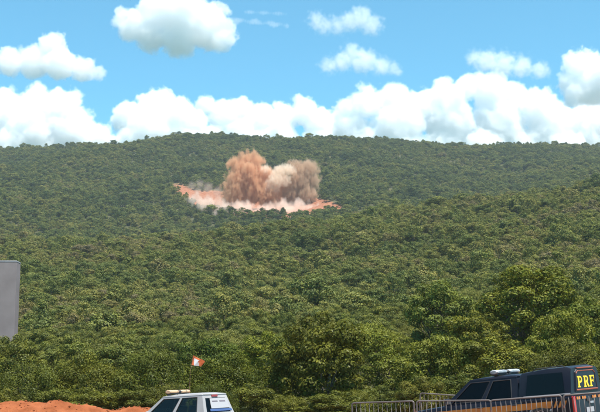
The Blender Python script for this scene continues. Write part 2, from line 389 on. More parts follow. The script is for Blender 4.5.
NEAR = [
 # the thicket right behind the vehicles
 ('broad_a', 320, 306, 60, 112, 'large dark leafy tree with yellowish top left of the grey steel barriers'),
 ('feather_a', 238, 352, 60, 96, 'feathery olive shrub right of the white pickup, behind its cab'),
 ('feather_b', 160, 346, 60, 104, 'feathery olive thicket directly behind the white pickup'),
 ('feather_a', 92, 352, 59, 96, 'bushy olive shrub above the red dirt bank, left of the white pickup'),
 ('feather_b', 24, 358, 58, 92, 'low olive shrub behind the tallest part of the red dirt bank'),
 ('broad_b', -40, 350, 60, 100, 'leafy shrub left of the grey concrete slab behind the red dirt bank'),
 ('broad_c', 388, 342, 66, 74, 'bright green tree behind the first grey steel barrier'),
 ('broad_b', 440, 326, 62, 92, 'leafy tree with pale sprays behind the front windscreen of the dark pickup'),
 ('tall_a', 528, 259, 82, 118, 'tallest broad tree with bare trunks showing, behind the dark pickup'),
 ('tall_b', 440, 270, 88, 78, 'tall spreading tree with loose upright shoots, left of the tallest tree'),
 ('broad_a', 592, 292, 74, 92, 'grey green tree at the right of the tallest tree'),
 ('broad_c', 500, 330, 60, 92, 'leafy tree behind the light bar of the dark pickup'),
 ('feather_a', 566, 336, 58, 88, 'olive shrub behind the canopy of the dark pickup'),
 ('umbrella_a', 640, 300, 70, 96, 'flat topped tree beyond the rear of the dark pickup'),
 ('broad_c', 268, 326, 76, 72, 'yellow green shrub between the orange flag and the large dark tree'),
 ('broad_b', 210, 330, 80, 84, 'rounded green tree beyond the orange safety flag'),
 ('broad_a', 130, 338, 84, 82, 'rounded green tree left of the orange safety flag'),
 ('broad_c', 66, 338, 86, 80, 'rounded leafy tree to the right of the foot of the grey slab'),
 ('broad_b', 6, 330, 84, 70, 'dense green tree hiding the foot of the grey concrete slab'),
 ('broad_a', 16, 330, 80, 62, 'leafy tree right in front of the grey concrete slab'),
 ('umbrella_a', 372, 318, 82, 84, 'light flat topped tree right of the large dark tree'),
 ('broad_a', 476, 306, 78, 80, 'dense mid green tree between the two tall trees'),
 ('broad_b', 560, 300, 66, 76, 'grey green leafy tree in front of the tallest tree'),
 ('feather_b', 356, 388, 56, 60, 'low leafy bush at the free end of the grey steel barriers'),
 ('feather_a', 420, 374, 54, 66, 'low bush behind the rounded end of the rear steel barrier'),
 ('feather_b', 288, 393, 55, 60, 'low dark bush at the foot of the large dark tree'),
]
TONE = {320: (.66, .72, .62), 388: (1.2, 1.22, 1.0), 268: (1.15, 1.18, .95), 528: (1.3, 1.22, .95), 500: (1.0, 1.05, 1.0), 592: (1.2, 1.22, 1.15), 560: (1.2, 1.22, 1.1), 476: (1.15, 1.15, .95), 160: (.9, .9, .8), 290: (.6, .66, .62), 440: (1.2, 1.25, 1.1), 372: (1.3, 1.3, 1.05), 238: (1.15, 1.12, .9), 210: (1.1, 1.15, .95)}
for k, u, v, d, wpx, lab in NEAR: plant_px(k, u, v, d, wpx, lab, GN_, name='shrub' if 'shrub' in lab or 'bush' in lab else 'tree', cat='shrub' if 'shrub' in lab or 'bush' in lab or 'thicket' in lab else 'tree', tone=TONE.get(u, (1, 1, 1)))
for i in range(17):
    u_ = -30 + i * 41 + random.uniform(-8, 8); d_ = random.uniform(53, 57)
    plant_px(random.choice(['broad_a', 'feather_b', 'broad_b']), u_, random.uniform(380, 392) - (10 if u_ > 420 else 0) + (8 if 262 < u_ < 372 else 0), d_, random.uniform(52, 74), 'low dense green scrub at the foot of the thicket', 'scrub at the foot of the thicket', 'scrub_bush', 'bush')
# individual trees up the first slope, the ones that show largest after the thicket
labs = {'broad_a': 'rounded leafy tree on the lower hillside behind the thicket', 'broad_b': 'wide leafy twin stemmed tree on the lower hillside', 'broad_c': 'upright leafy tree with loose clumps on the lower hillside',
        'umbrella_a': 'flat topped tree with bare stems on the lower hillside', 'feather_a': 'feathery fine leaved shrub on the lower hillside', 'feather_b': 'low wide feathery shrub on the lower hillside', 'dry_a': 'dry brownish half bare shrub on the lower hillside'}
cnt = 0; TAKEN = [(x, y, r) for x, y, r in PLANTED]
cand = []
yy = 88.0
while yy < 232:
    half = 0.25 * yy * 1.14 + 4; xx = -half + random.uniform(0, 3)
    while xx < half:
        cand.append((xx + random.uniform(-1, 1), yy + random.uniform(-1.6, 1.6))); xx += random.uniform(3.0, 4.6) * (0.92 + yy / 900)
    yy += 3.4 + yy / 100
for x, y in cand:
    if any((x - a) ** 2 + (y - b) ** 2 < (r * 0.7) ** 2 for a, b, r in PLANTED) or cnt >= 252: continue
    k = random.choices(list(labs), [5, 5, 5, 2, 4, 3, 1.2])[0]
    h = random.uniform(2.8, 5.0) * (0.75 if 'feather' in k or 'dry' in k else 1.0); wd = random.uniform(3.0, 5.2)
    plant(k, x, y, h, wd, labs[k], (labs[k].split(' with ')[0].split(' on ')[0] + 's on the lower hillside'), name='shrub' if 'shrub' in labs[k] else 'tree', cat='shrub' if 'shrub' in labs[k] else 'tree'); cnt += 1; ymax = y
print('individual slope trees', cnt, 'to', ymax)
YF = ymax
# the forest beyond: one mass
pts = []
def scatter(y0, y1, sp0, sp1):
    y = y0
    while y < y1:
        f = (y - y0) / (y1 - y0); sp = sp0 + (sp1 - sp0) * f; half = y * 0.25 * 1.2 + 10
        n = int(2 * half / sp); x = np.linspace(-half, half, n) + rng.normal(0, sp * 0.4, n)
        pts.append(np.stack([x, y + rng.normal(0, sp * 0.4, n)], 1)); y += sp
scatter(YF + 1.0, 600, 2.6, 3.1); scatter(600, 1420, 3.6, 4.2)
pts = np.concatenate(pts)
pts = pts[~cut_mask(pts[:, 0], pts[:, 1])]
# natural clearings thin the wood a little
gap = np.sin(pts[:, 0] * 0.11 + 2 * np.sin(pts[:, 1] * 0.05)) * np.sin(pts[:, 1] * 0.09 + 1.7 * np.sin(pts[:, 0] * 0.043))
pts = pts[(gap < 0.70) | (rng.random(len(pts)) < 0.75)]
n = len(pts); z = hterrain(pts[:, 0], pts[:, 1])
me = mesh_np('forest', np.column_stack([pts, z - 0.15]), [])
big = np.exp(rng.normal(0, 0.30, n)) * np.interp(pts[:, 1], [150, 600, 1000], [0.60, 0.76, 0.96]); big = np.clip(big, 0.35, 1.45); rr_ = rng.random(n); big = np.where(rr_ < .035, big * 1.45, np.where(rr_ > .8, big * .68, big)); wide = big * rng.uniform(0.85, 1.2, n)
def attr(nm, typ, arr, key='value'):
    a = me.attributes.new(nm, typ, 'POINT'); a.data.foreach_set(key, arr.ravel())
pt_ = sum(a_ * np.sin(pts[:, 0] * f1 + ph + 1.4 * np.sin(pts[:, 1] * f2)) * np.sin(pts[:, 1] * f2 * 1.2 + ph * 2.1 + np.sin(pts[:, 0] * f1 * .7)) for a_, f1, f2, ph in ((.16, .035, .021, .4), (.12, .085, .055, 1.9), (.08, .2, .15, 3.1)))
attr('patch', 'FLOAT', np.clip(.15 + pt_ + np.interp(pts[:, 1], [150, 500, 640, 800], [.10, .12, -.02, -.06]), -.2, .45).astype(np.float32))
attr('kind', 'INT', rng.integers(0, 10, n).astype(np.int32))
attr('rot', 'FLOAT_VECTOR', np.column_stack([rng.normal(0, .06, n), rng.normal(0, .06, n), rng.uniform(0, 6.28, n)]).astype(np.float32), 'vector')
attr('scl', 'FLOAT_VECTOR', np.column_stack([wide, wide, big * rng.uniform(.8, 1.1, n)]).astype(np.float32), 'vector')
fo = link('forest', me); tag(fo, 'dense green dry woodland covering the hills', 'forest', kind='stuff')
tc = bpy.data.collections.new('slope_tree_sources')
for i in range(10):
    tr, cr, R, H = KINDS['slope_%d' % i]
    # trunk and crown of a source tree joined
    nv = len(tr.vertices); src = bpy.data.meshes.new('slope_tree')
    Va = np.empty(nv * 3, np.float32); tr.vertices.foreach_get('co', Va); Vb = np.empty(len(cr.vertices) * 3, np.float32); cr.vertices.foreach_get('co', Vb)
    faces = [tuple(p.vertices) for p in tr.polygons] + [tuple(v + nv for v in p.vertices) for p in cr.polygons]
    src.from_pydata(np.concatenate([Va, Vb]).reshape(-1, 3).tolist(), [], faces); src.materials.append(M['bark']); src.materials.append(M['leaf_far'])
    mi = np.zeros(len(faces), np.int32); mi[len(tr.polygons):] = 1; src.polygons.foreach_set('material_index', mi)
    tv = np.full(len(faces), 0.5, np.float32); tmp = np.empty(len(cr.polygons), np.float32); cr.attributes['tint'].data.foreach_get('value', tmp); tv[len(tr.polygons):] = tmp
    a = src.attributes.new('tint', 'FLOAT', 'FACE'); a.data.foreach_set('value', tv)
    tc.objects.link(bpy.data.objects.new('source_tree_%d' % i, src))
ng = bpy.data.node_groups.new('forest_scatter', 'GeometryNodeTree'); ng.is_modifier = True
ng.interface.new_socket('Geometry', in_out='INPUT', socket_type='NodeSocketGeometry'); ng.interface.new_socket('Geometry', in_out='OUTPUT', socket_type='NodeSocketGeometry')
gi = ng.nodes.new('NodeGroupInput'); go = ng.nodes.new('NodeGroupOutput')
mp = ng.nodes.new('GeometryNodeMeshToPoints'); ip = ng.nodes.new('GeometryNodeInstanceOnPoints'); ci = ng.nodes.new('GeometryNodeCollectionInfo')
ci.inputs['Collection'].default_value = tc; ci.inputs['Separate Children'].default_value = True; ci.inputs['Reset Children'].default_value = True
def named(nm, t):
    q = ng.nodes.new('GeometryNodeInputNamedAttribute'); q.data_type = t; q.inputs[0].default_value = nm; return q
ak, ar, as_ = named('kind', 'INT'), named('rot', 'FLOAT_VECTOR'), named('scl', 'FLOAT_VECTOR')
ip.inputs['Pick Instance'].default_value = True
e2r = ng.nodes.new('FunctionNodeEulerToRotation')
for x, y_ in ((gi.outputs[0], mp.inputs[0]), (mp.outputs[0], ip.inputs['Points']), (ci.outputs[0], ip.inputs['Instance']), (ak.outputs[0], ip.inputs['Instance Index']),
              (ar.outputs[0], e2r.inputs[0]), (e2r.outputs[0], ip.inputs['Rotation']), (as_.outputs[0], ip.inputs['Scale']), (ip.outputs[0], go.inputs[0])): ng.links.new(x, y_)
fo.modifiers.new('scatter', 'NODES').node_group = ng
print('forest trees', n)
# ------------------------------------------------------------------ paint, glass, metal, soil
def glass_mat(name, tint, refl=0.10):
    m = bpy.data.materials.new(name); m.use_nodes = True; m.node_tree.nodes.clear()
    t = N(m, 'ShaderNodeBsdfTransparent'); t.inputs[0].default_value = (*tint, 1); g_ = N(m, 'ShaderNodeBsdfGlossy'); g_.inputs['Roughness'].default_value = 0.04
    fr = N(m, 'ShaderNodeFresnel'); fr.inputs[0].default_value = 1.28; ad_ = N(m, 'ShaderNodeMath', operation='ADD'); ad_.inputs[1].default_value = refl * 0.05; L(m, fr.outputs[0], ad_.inputs[0])
    mx_ = N(m, 'ShaderNodeMixShader'); L(m, ad_.outputs[0], mx_.inputs[0]); L(m, t.outputs[0], mx_.inputs[1]); L(m, g_.outputs[0], mx_.inputs[2])
    o = N(m, 'ShaderNodeOutputMaterial'); L(m, mx_.outputs[0], o.inputs[0]); return m
M['white_paint'] = noisy(mat('white_paint', (0.34, 0.34, 0.36), 0.38), (0.30, 0.285, 0.28), (0.37, 0.36, 0.36), 1.5)
M['navy_paint'] = noisy(mat('navy_paint', (0.008, 0.009, 0.018), 0.35, spec=0.22), (0.007, 0.008, 0.016), (0.012, 0.013, 0.020), 2.0)
M['orange_paint'] = noisy(mat('orange_paint', (0.75, 0.27, 0.02), 0.45), (0.46, 0.14, 0.012), (0.58, 0.21, 0.02), 3)
M['yellow_paint'] = mat('yellow_paint', (0.85, 0.60, 0.03), 0.5)
M['grey_decal'] = mat('grey_decal', (0.42, 0.40, 0.40), 0.5)
M['trim'] = noisy(mat('trim', (0.025, 0.025, 0.027), 0.6), (0.02, 0.02, 0.022), (0.04, 0.038, 0.036), 5)
M['tyre'] = noisy(mat('tyre', (0.03, 0.028, 0.026), 0.9), (0.025, 0.023, 0.022), (0.07, 0.045, 0.03), 4)
M['rim'] = mat('rim', (0.45, 0.45, 0.46), 0.35, 0.9)
M['chrome'] = mat('chrome', (0.6, 0.6, 0.62), 0.25, 0.9)
M['glass'] = glass_mat('glass', (0.74, 0.80, 0.76)); M['dark_glass'] = glass_mat('dark_glass', (0.20, 0.22, 0.25))
M['red_lens'] = mat('red_lens', (0.5, 0.02, 0.015), 0.25); M['brake_lens'] = mat('brake_lens', (0.22, 0.03, 0.025), 0.3)
M['clear_lens'] = mat('clear_lens', (0.65, 0.66, 0.68), 0.15, **{'Coat Weight': 0.5}); M['amber_lens'] = mat('amber_lens', (0.62, 0.38, 0.22), 0.35)
M['silver_lens'] = noisy(mat('silver_lens', (0.55, 0.57, 0.6), 0.3), (0.20, 0.21, 0.23), (0.42, 0.43, 0.45), 5)
M['seat_cloth'] = mat('seat_cloth', (0.05, 0.05, 0.055), 0.9)
M['white_decal'] = mat('white_decal', (0.36, 0.35, 0.36), 0.5); M['blue_decal'] = mat('blue_decal', (0.05, 0.09, 0.22), 0.5); M['ink'] = mat('ink', (0.14, 0.12, 0.14), 0.6)
M['steel'] = noisy(mat('steel', (0.35, 0.33, 0.33), 0.6, 0.2), (0.07, 0.05, 0.044), (0.155, 0.132, 0.124), 2.2, stops=(0.3, 0.7))
M['rust'] = noisy(mat('rust', (0.3, 0.14, 0.10), 0.8, 0.2), (0.20, 0.085, 0.06), (0.34, 0.18, 0.14), 8)
M['panel'] = noisy(mat('panel', (0.30, 0.27, 0.30), 0.6), (0.20, 0.150, 0.145), (0.26, 0.20, 0.195), 0.5, bump=0.15, bscale=5)
M['panel_rim'] = noisy(mat('panel_rim', (0.36, 0.33, 0.35), 0.6), (0.30, 0.27, 0.29), (0.38, 0.35, 0.37), 1)
M['soil'] = noisy(mat('soil', (0.45, 0.17, 0.07), 0.95, spec=0.1), (0.19, 0.055, 0.020), (0.30, 0.095, 0.038), 1.7, 8, bump=0.9, bscale=9, bdist=0.06)

def plane_rot(heading, slope=0.055):
    """Rotation that stands a thing on the sloping parking strip, its local x along heading (radians)."""
    nrm = Vector((-slope, 0, 1)).normalized(); f = Vector((math.cos(heading), math.sin(heading), 0)); f = (f - nrm * f.dot(nrm)).normalized(); l = nrm.cross(f)
    return Matrix((f, l, nrm)).transposed().to_euler()
def gz(x, y): return float(hterrain(x, y))

def pane(name, pts, mat_, parent, t=0.008, off=0.0):
    """A thin pane from four corners (outward normal by right-hand rule), thickness t inward."""
    p = [Vector(q) for q in pts]; n = (p[1] - p[0]).cross(p[3] - p[0]).normalized()
    a = [q + n * off for q in p]; b = [q + n * (off - t) for q in p]
    mb = MB(); k = len(p); mb.add(a + b, [tuple(range(k)), tuple(reversed(range(k, 2 * k)))] + [(i, k + i, k + (i + 1) % k, (i + 1) % k) for i in range(k)])
    return mb.build(name, mat_, parent)
def frame_panel(mb, A, B, C, D_, ss, ts, holes, th=0.05):
    """A panel A-B (bottom) D-C (top) cut at ss / ts with the cells in holes left open, thickness th inward."""
    A, B, C, D_ = map(Vector, (A, B, C, D_)); n = (B - A).cross(D_ - A).normalized()
    def pt(s_, t_): return A.lerp(B, s_).lerp(D_.lerp(C, s_), t_)
    for i in range(len(ss) - 1):
        for j in range(len(ts) - 1):
            if (i, j) in holes: continue
            q = [pt(ss[i], ts[j]), pt(ss[i + 1], ts[j]), pt(ss[i + 1], ts[j + 1]), pt(ss[i], ts[j + 1])]
            r = [v - n * th for v in q]
            mb.add(q + r, [(0, 1, 2, 3), (7, 6, 5, 4), (0, 4, 5, 1), (1, 5, 6, 2), (2, 6, 7, 3), (3, 7, 4, 0)])
    return pt, n
def body_sec(x, wd, b, t, sh=0.10):
    return [(x, -wd * .95, b), (x, -wd, b + .14), (x, -wd, t - sh), (x, -wd * .95, t - .02), (x, -wd * .88, t), (x, wd * .88, t), (x, wd * .95, t - .02), (x, wd, t - sh), (x, wd, b + .14), (x, wd * .95, b)]
def pickup(name, loc, heading, paint, label, group, cab_tint='glass', cap=False, bar='amber_lens', scale=1.0, slope=0.055, cabdim=(1.22, -1.16, .42, -.98, 1.10, 1.74), barx=.26, barl=1.0, bedz=1.12):
    T = empty(name, loc, plane_rot(heading, slope)); T.scale = (scale,) * 3; tag(T, label, 'pickup truck', group)
    PM = M[paint]
    mb = MB(); mb.loft([body_sec(2.64, .70, .50, .80), body_sec(2.60, .82, .42, .92), body_sec(2.3, .89, .40, 1.00), body_sec(1.7, .915, .38, 1.06), body_sec(1.15, .92, .36, 1.10), body_sec(.4, .92, .36, 1.11), body_sec(-1.18, .92, .36, 1.12)])
    body = mb.build('body', PM, T, smooth=True)
    # load bed with an open box
    mb = MB(); mb.box((-1.92, 0, .62), (1.44, 1.70, .12))
    for s_ in (-1, 1): mb.prism([(s_ * .80, .56), (s_ * .91, .44), (s_ * .92, .60), (s_ * .92, bedz - .06), (s_ * .89, bedz), (s_ * .80, bedz)], 0, -2.64, -1.20)
    mb.box((-1.235, 0, bedz - .28), (.05, 1.6, .50))
    mb.build('load_bed', PM, T)
    tg = MB().box((-2.62, 0, bedz - .28), (.07, 1.58, .52)).build('tailgate', PM, T, bevel=.015)
    MB().box((-2.665, 0, bedz - .15), (.02, .26, .07)).build('handle', M['trim'], tg)
    MB().box((-2.665, 0, .72), (.012, .42, .13)).build('number_plate', M['white_decal'], tg)
    # cab above the belt line
    xb0, xb1, xt0, xt1, zb, zt = cabdim; yb, yt = .86, .66
    cabm = MB(); wins = []
    ssd, tsd = [0, .085, .475, .535, .885, 1], [0, .07, .86, 1]
    for s_ in (1, -1):
        A, B, C, D_ = ((xb0, s_ * yb, zb), (xb1, s_ * yb, zb), (xt1, s_ * yt, zt), (xt0, s_ * yt, zt))
        if s_ < 0: A, B, C, D_ = B, A, D_, C
        sd = ssd if s_ > 0 else [1 - q for q in reversed(ssd)]
        pt, n_ = frame_panel(cabm, A, B, C, D_, sd, tsd, {(1, 1), (3, 1)})
        for i in (1, 3): wins.append([pt(sd[i], tsd[1]) - n_ * .012, pt(sd[i + 1], tsd[1]) - n_ * .012, pt(sd[i + 1], tsd[2]) - n_ * .012, pt(sd[i], tsd[2]) - n_ * .012])
    ptw, nw = frame_panel(cabm, (xb0 - .002, -yb, zb), (xb0 - .002, yb, zb), (xt0 - .002, yt, zt), (xt0 - .002, -yt, zt), [0, .06, .94, 1], [0, .05, .93, 1], {(1, 1)})
    ptr, nr = frame_panel(cabm, (xb1 - .002, yb, zb), (xb1 - .002, -yb, zb), (xt1 - .002, -yt, zt), (xt1 - .002, yt, zt), [0, .10, .90, 1], [0, .10, .80, 1], {(1, 1)})
    cab = cabm.build('cab', PM, T)
    rf = MB(); secs = []
    for x, dz in ((xt0 + .03, -.02), (xt0 - .1, .02), (xt0 - .4, .05), (-.4, .06), (xt1 + .2, .05), (xt1 + .05, .03), (xt1 - .03, -.01)):
        secs.append([(x, -yt - .02, zt - .03), (x, -yt * .96, zt + dz * .35), (x, -yt * .6, zt + dz * .85), (x, 0, zt + dz), (x, yt * .6, zt + dz * .85), (x, yt * .96, zt + dz * .35), (x, yt + .02, zt - .03)])
    rf.loft(secs); roof = rf.build('roof', PM, T, smooth=True)
    pane('windscreen', [ptw(.06, .05) - nw * .012, ptw(.94, .05) - nw * .012, ptw(.94, .93) - nw * .012, ptw(.06, .93) - nw * .012], M['glass' if cab_tint == 'glass' else 'dark_glass'], T)
    for q in wins:
        sw_ = pane('side_window', q, M[cab_tint], T)
        cn = sum(q, Vector()) / 4; nn_ = (q[1] - q[0]).cross(q[3] - q[0]).normalized() * .014
        MB().tube([v + nn_ for v in (q[0].lerp(q[1], .5), q[1], q[2], q[3], q[0], q[0].lerp(q[1], .5))], .011, 6).build('window_seal', M['trim'], sw_)
    rw = pane('rear_window', [ptr(.10, .10) - nr * .012, ptr(.90, .10) - nr * .012, ptr(.90, .80) - nr * .012, ptr(.10, .80) - nr * .012], M['dark_glass'], T)
    if not cap:
        # notice board stuck over the rear window: white upper field with two dark lines, blue band below
        pane('notice_board', [ptr(.27, .30) + nr * .006, ptr(.93, .30) + nr * .006, ptr(.93, .78) + nr * .006, ptr(.27, .78) + nr * .006], M['white_decal'], rw, .006)
        for a, b in ((.34, .55), (.62, .84)): pane('lettering', [ptr(a, .60) + nr * .011, ptr(b, .60) + nr * .011, ptr(b, .66) + nr * .011, ptr(a, .66) + nr * .011], M['ink'], rw, .004)
        pane('blue_band', [ptr(.22, .16) + nr * .009, ptr(.96, .16) + nr * .009, ptr(.96, .27) + nr * .009, ptr(.22, .27) + nr * .009], M['blue_decal'], rw, .005)
        pane('brake_light', [ptr(.36, .85) + nr * .03, ptr(.60, .85) + nr * .03, ptr(.60, .94) + nr * .03, ptr(.36, .94) + nr * .03], M['brake_lens'], T, .028)
    MB().box((-.1, 0, 1.03), (2.0, 1.5, .06)).build('interior_floor', M['trim'], T)
    MB().box((.95, 0, 1.08), (.4, 1.5, .10)).build('dashboard', M['trim'], T, bevel=.03)
    for x, ys in ((.12, (-.36, .36)), (-.75, (-.4, .4))):
        for y_ in ys:
            st = MB().box((x, y_, 1.22), (.14, .50, .36), Euler((0, -.2, 0)).to_matrix()).build('seat', M['seat_cloth'], T, bevel=.03)
            MB().box((x - .07, y_, 1.49), (.09, .26, .15)).build('headrest', M['seat_cloth'], st, bevel=.03)
    sw = MB(); sw.tube([(.62, .36 + .18 * math.cos(a * math.pi / 8), 1.18 + .18 * math.sin(a * math.pi / 8)) for a in range(17)], .014, 6, cap=False); sw.build('steering_wheel', M['trim'], T, smooth=True)
    for s_ in (-1, 1):
        mb = MB(); mb.box((1.02, s_ * .99, 1.20), (.10, .20, .17)); mr_ = mb.build('mirror', PM, T, bevel=.03)
        MB().box((.97, s_ * .99, 1.20), (.012, .16, .13)).build('mirror_glass', M['chrome'], mr_)
        for x in (.05, -.98): MB().box((x, s_ * .935, .98), (.17, .03, .03)).build('door_handle', M['chrome' if not cap else 'trim'], T, bevel=.008)
        for x in (1.13, .06, -1.0): MB().box((x, s_ * .9205, .78), (.008, .003, .56)).build('door_gap', M['trim'], T)
        MB().box((2.50, s_ * .68, .84), (.24, .36, .16)).build('headlight', M['clear_lens'], T, bevel=.04)
        MB().box((-2.655, s_ * .86, bedz - .25), (.06, .12, .44)).build('tail_light', M['red_lens'], T, bevel=.012)
        for x in (1.62, -1.72):
            ar_ = MB(); q = [(math.cos(a * math.pi / 10) , math.sin(a * math.pi / 10)) for a in range(11)]
            for r_i, r_o in ((.40, .47),):
                ar_.add([(x + c * r_o, s_ * .945, .40 + s2 * r_o) for c, s2 in q] + [(x + c * r_i, s_ * .945, .40 + s2 * r_i) for c, s2 in q] + [(x + c * r_o, s_ * .90, .40 + s2 * r_o) for c, s2 in q] + [(x + c * r_i, s_ * .90, .40 + s2 * r_i) for c, s2 in q],
                        [(i, i + 1, 12 + i, 11 + i) for i in range(10)] + [(22 + i, 23 + i, i + 1, i) for i in range(10)] + [(33 + i, 11 + i, 12 + i, 34 + i) for i in range(10)])
            ar_.build('wheel_arch', M['trim'], T)
            W = MB(); W.tube([(x, s_ * .70, .385), (x, s_ * .72, .385), (x, s_ * .90, .385), (x, s_ * .925, .385)], .385, 28); tyre = W.build('wheel', M['tyre'], T, smooth=True, bevel=.03)
            MB().tube([(x, s_ * .90, .385), (x, s_ * .932, .385)], .235, 20).build('rim', M['rim'], tyre, smooth=True)
            MB().tube([(x, s_ * .93, .385), (x, s_ * .945, .385)], .06, 12).build('hub_cap', M['trim'], tyre, smooth=True)
    MB().box((2.66, 0, .50), (.16, 1.70, .22)).build('front_bumper', PM, T, bevel=.05)
    MB().box((2.655, 0, .76), (.04, .95, .18)).build('grille', M['trim'], T, bevel=.01)
    MB().box((-2.74, 0, .50), (.14, 1.60, .16)).build('rear_bumper', M['chrome' if not cap else 'trim'], T, bevel=.03)
    # light bar across the roof
    lb = MB().box((barx, 0, zt + .075), (.20, 1.06 * barl, .03)).build('light_bar', M['trim'], T, bevel=.01)
    for s_ in (-1, 1): MB().box((barx, s_ * .48, zt + .03), (.12, .05, .10)).build('bracket', M['trim'], lb)
    for yc, ln in ((-.31, .48), (.31, .48), (0, .12)):
        mb = MB(); rr = .075
        mb.loft([[(barx + 1.75 * rr * k * math.cos(a * math.pi / 6 + math.pi / 12), yy * barl, zt + .143 + .8 * rr * k * math.sin(a * math.pi / 6 + math.pi / 12)) for a in range(12)] for yy, k in ((yc - ln / 2, .72), (yc - ln / 2 + .03, 1), (yc + ln / 2 - .03, 1), (yc + ln / 2, .72))])
        mb.build('lens', M[bar] if ln > .2 else M['trim'], lb, smooth=True)
    return T, ptr, nr

# white pickup with an amber light bar
hd_w = math.pi - math.radians(32)
wx, wy = -3.62, 41.0
WT, ptr, nr = pickup('pickup_truck', (wx, wy, gz(wx, wy)), hd_w, 'white_paint', 'white double cab pickup with cream light bar and notice on its rear window', 'vehicles parked below the thicket', scale=1.0, cabdim=(1.50, -1.20, .60, -1.0, 1.06, 1.745), barx=.50, bedz=1.0)
# thin radio aerial
mb = MB(); mb.tube([(.05, .60, 1.75), (.02, .60, 1.95)], .012, 6, .006); mb.build('aerial', M['trim'], WT)

# navy pickup with a canopy over its bed
hd_d = math.pi - math.radians(39)
dx, dy = 5.52, 33.2
DT, ptr2, nr2 = pickup('pickup_truck', (dx, dy, gz(dx, dy) - 0.06), hd_d, 'navy_paint', 'dark navy double cab pickup with bed canopy, orange stripe and yellow PRF letters', 'vehicles parked below the thicket', cab_tint='dark_glass', cap=True, bar='silver_lens', slope=0.085, barx=-.30, barl=1.15)
def cap_sec(x, k, zt_): return [(x, -.90, 1.11), (x, -.89, 1.16), (x, -.80 * k, zt_ - .10), (x, -.74 * k, zt_ - .025), (x, -.5 * k, zt_), (x, .5 * k, zt_), (x, .74 * k, zt_ - .025), (x, .80 * k, zt_ - .10), (x, .89, 1.16), (x, .90, 1.11)]
mb = MB(); mb.loft([cap_sec(-1.125, .93, 1.765), cap_sec(-1.2, .98, 1.80), cap_sec(-1.9, 1, 1.86), cap_sec(-2.50, 1, 1.865), cap_sec(-2.62, .97, 1.82)])
cap = mb.build('canopy', M['navy_paint'], DT, smooth=True)
for s_ in (-1, 1):
    # bed side window of the canopy, set proud of the shell
    def cp(x, t): return Vector((x, s_ * (.892 + (.80 - .892) * t + .004), 1.16 + (1.76 - 1.16) * t))
    q = [cp(-1.34, .06), cp(-2.44, .06), cp(-2.40, .93), cp(-1.40, .93)]
    if s_ < 0: q = [q[1], q[0], q[3], q[2]]
    pane('canopy_window', q, M['dark_glass'], cap, .012, .006)
    q = [cp(-1.26, .0), cp(-2.60, .0), cp(-2.60, .035), cp(-1.26, .035)]
    if s_ < 0: q = [q[1], q[0], q[3], q[2]]
    pane('canopy_trim', q, M['grey_decal'], cap, .01, .008)
    # roof rail and body stripe
    MB().tube([(-1.5, s_ * .70, 1.81), (-1.6, s_ * .70, 1.86), (-2.35, s_ * .70, 1.885), (-2.45, s_ * .70, 1.84)], .014, 6).build('roof_rail', M['trim'], cap, smooth=True)
    q = [(2.0, s_ * .919, .80), (-2.02, s_ * .921, .84), (-2.10, s_ * .921, 1.01), (2.0, s_ * .919, .95)]
    if s_ < 0: q = [q[1], q[0], q[3], q[2]]
    pane('side_stripe', q, M['orange_paint'], DT, .004, .006)
    for k in range(3):
        x = -2.10 - k * .13
        q = [(x, s_ * .921, .84), (x - .06, s_ * .921, .84), (x - .14, s_ * .921, 1.0), (x - .08, s_ * .921, 1.0)]
        if s_ < 0: q = [q[1], q[0], q[3], q[2]]
        pane('stripe_chevron', q, M['orange_paint'], DT, .004, .006)
    # grey emblem on the bed side: a ring between slanting bars
    rg = MB(); cN = 20
    rg.add([(-1.72 + r_ * math.cos(2 * math.pi * k / cN), s_ * .926, .72 + r_ * math.sin(2 * math.pi * k / cN)) for r_ in (.10, .065) for k in range(cN)], [(k, (k + 1) % cN, cN + (k + 1) % cN, cN + k) for k in range(cN)])
    rg.build('emblem_ring', M['grey_decal'], DT)
    for x in (-1.36, -1.50, -1.94):
        q = [(x, s_ * .921, .61), (x - .05, s_ * .921, .61), (x - .11, s_ * .921, .82), (x - .06, s_ * .921, .82)]
        if s_ < 0: q = [q[1], q[0], q[3], q[2]]
        pane('emblem_bar', q, M['grey_decal'], DT, .004, .006)
# canopy rear door with its rim and letters
RX = -2.624
door = MB().loft([[(RX + .004, -.66, 1.19), (RX + .004, .66, 1.19), (RX + .004, .58, 1.70), (RX + .004, .48, 1.77), (RX + .004, -.48, 1.77), (RX + .004, -.58, 1.70)], [(RX - .02, -.65, 1.20), (RX - .02, .65, 1.20), (RX - .02, .57, 1.69), (RX - .02, .47, 1.76), (RX - .02, -.47, 1.76), (RX - .02, -.57, 1.69)]]).build('canopy_door', M['navy_paint'], DT)
rim_pts = [(RX - .022, -.61, 1.24), (RX - .022, .61, 1.24), (RX - .022, .545, 1.66), (RX - .022, .45, 1.725), (RX - .022, -.45, 1.725), (RX - .022, -.545, 1.66), (RX - .022, -.61, 1.24)]
M['red_trim'] = mat('red_trim', (0.27, 0.07, 0.035), 0.5)
MB().tube(rim_pts[2:6], .013, 6).build('door_rim', M['red_trim'], door); MB().tube(rim_pts[1:3], .011, 6).build('door_rim', M['trim'], door); MB().tube(rim_pts[5:7], .011, 6).build('door_rim', M['trim'], door)
MB().tube(rim_pts[0:2], .020, 6).build('door_rim', M['red_trim'], door)
MB().box((RX - .01, 0, 1.80), (.06, .9, .035)).build('spoiler_lip', M['red_trim'], cap, bevel=.012)
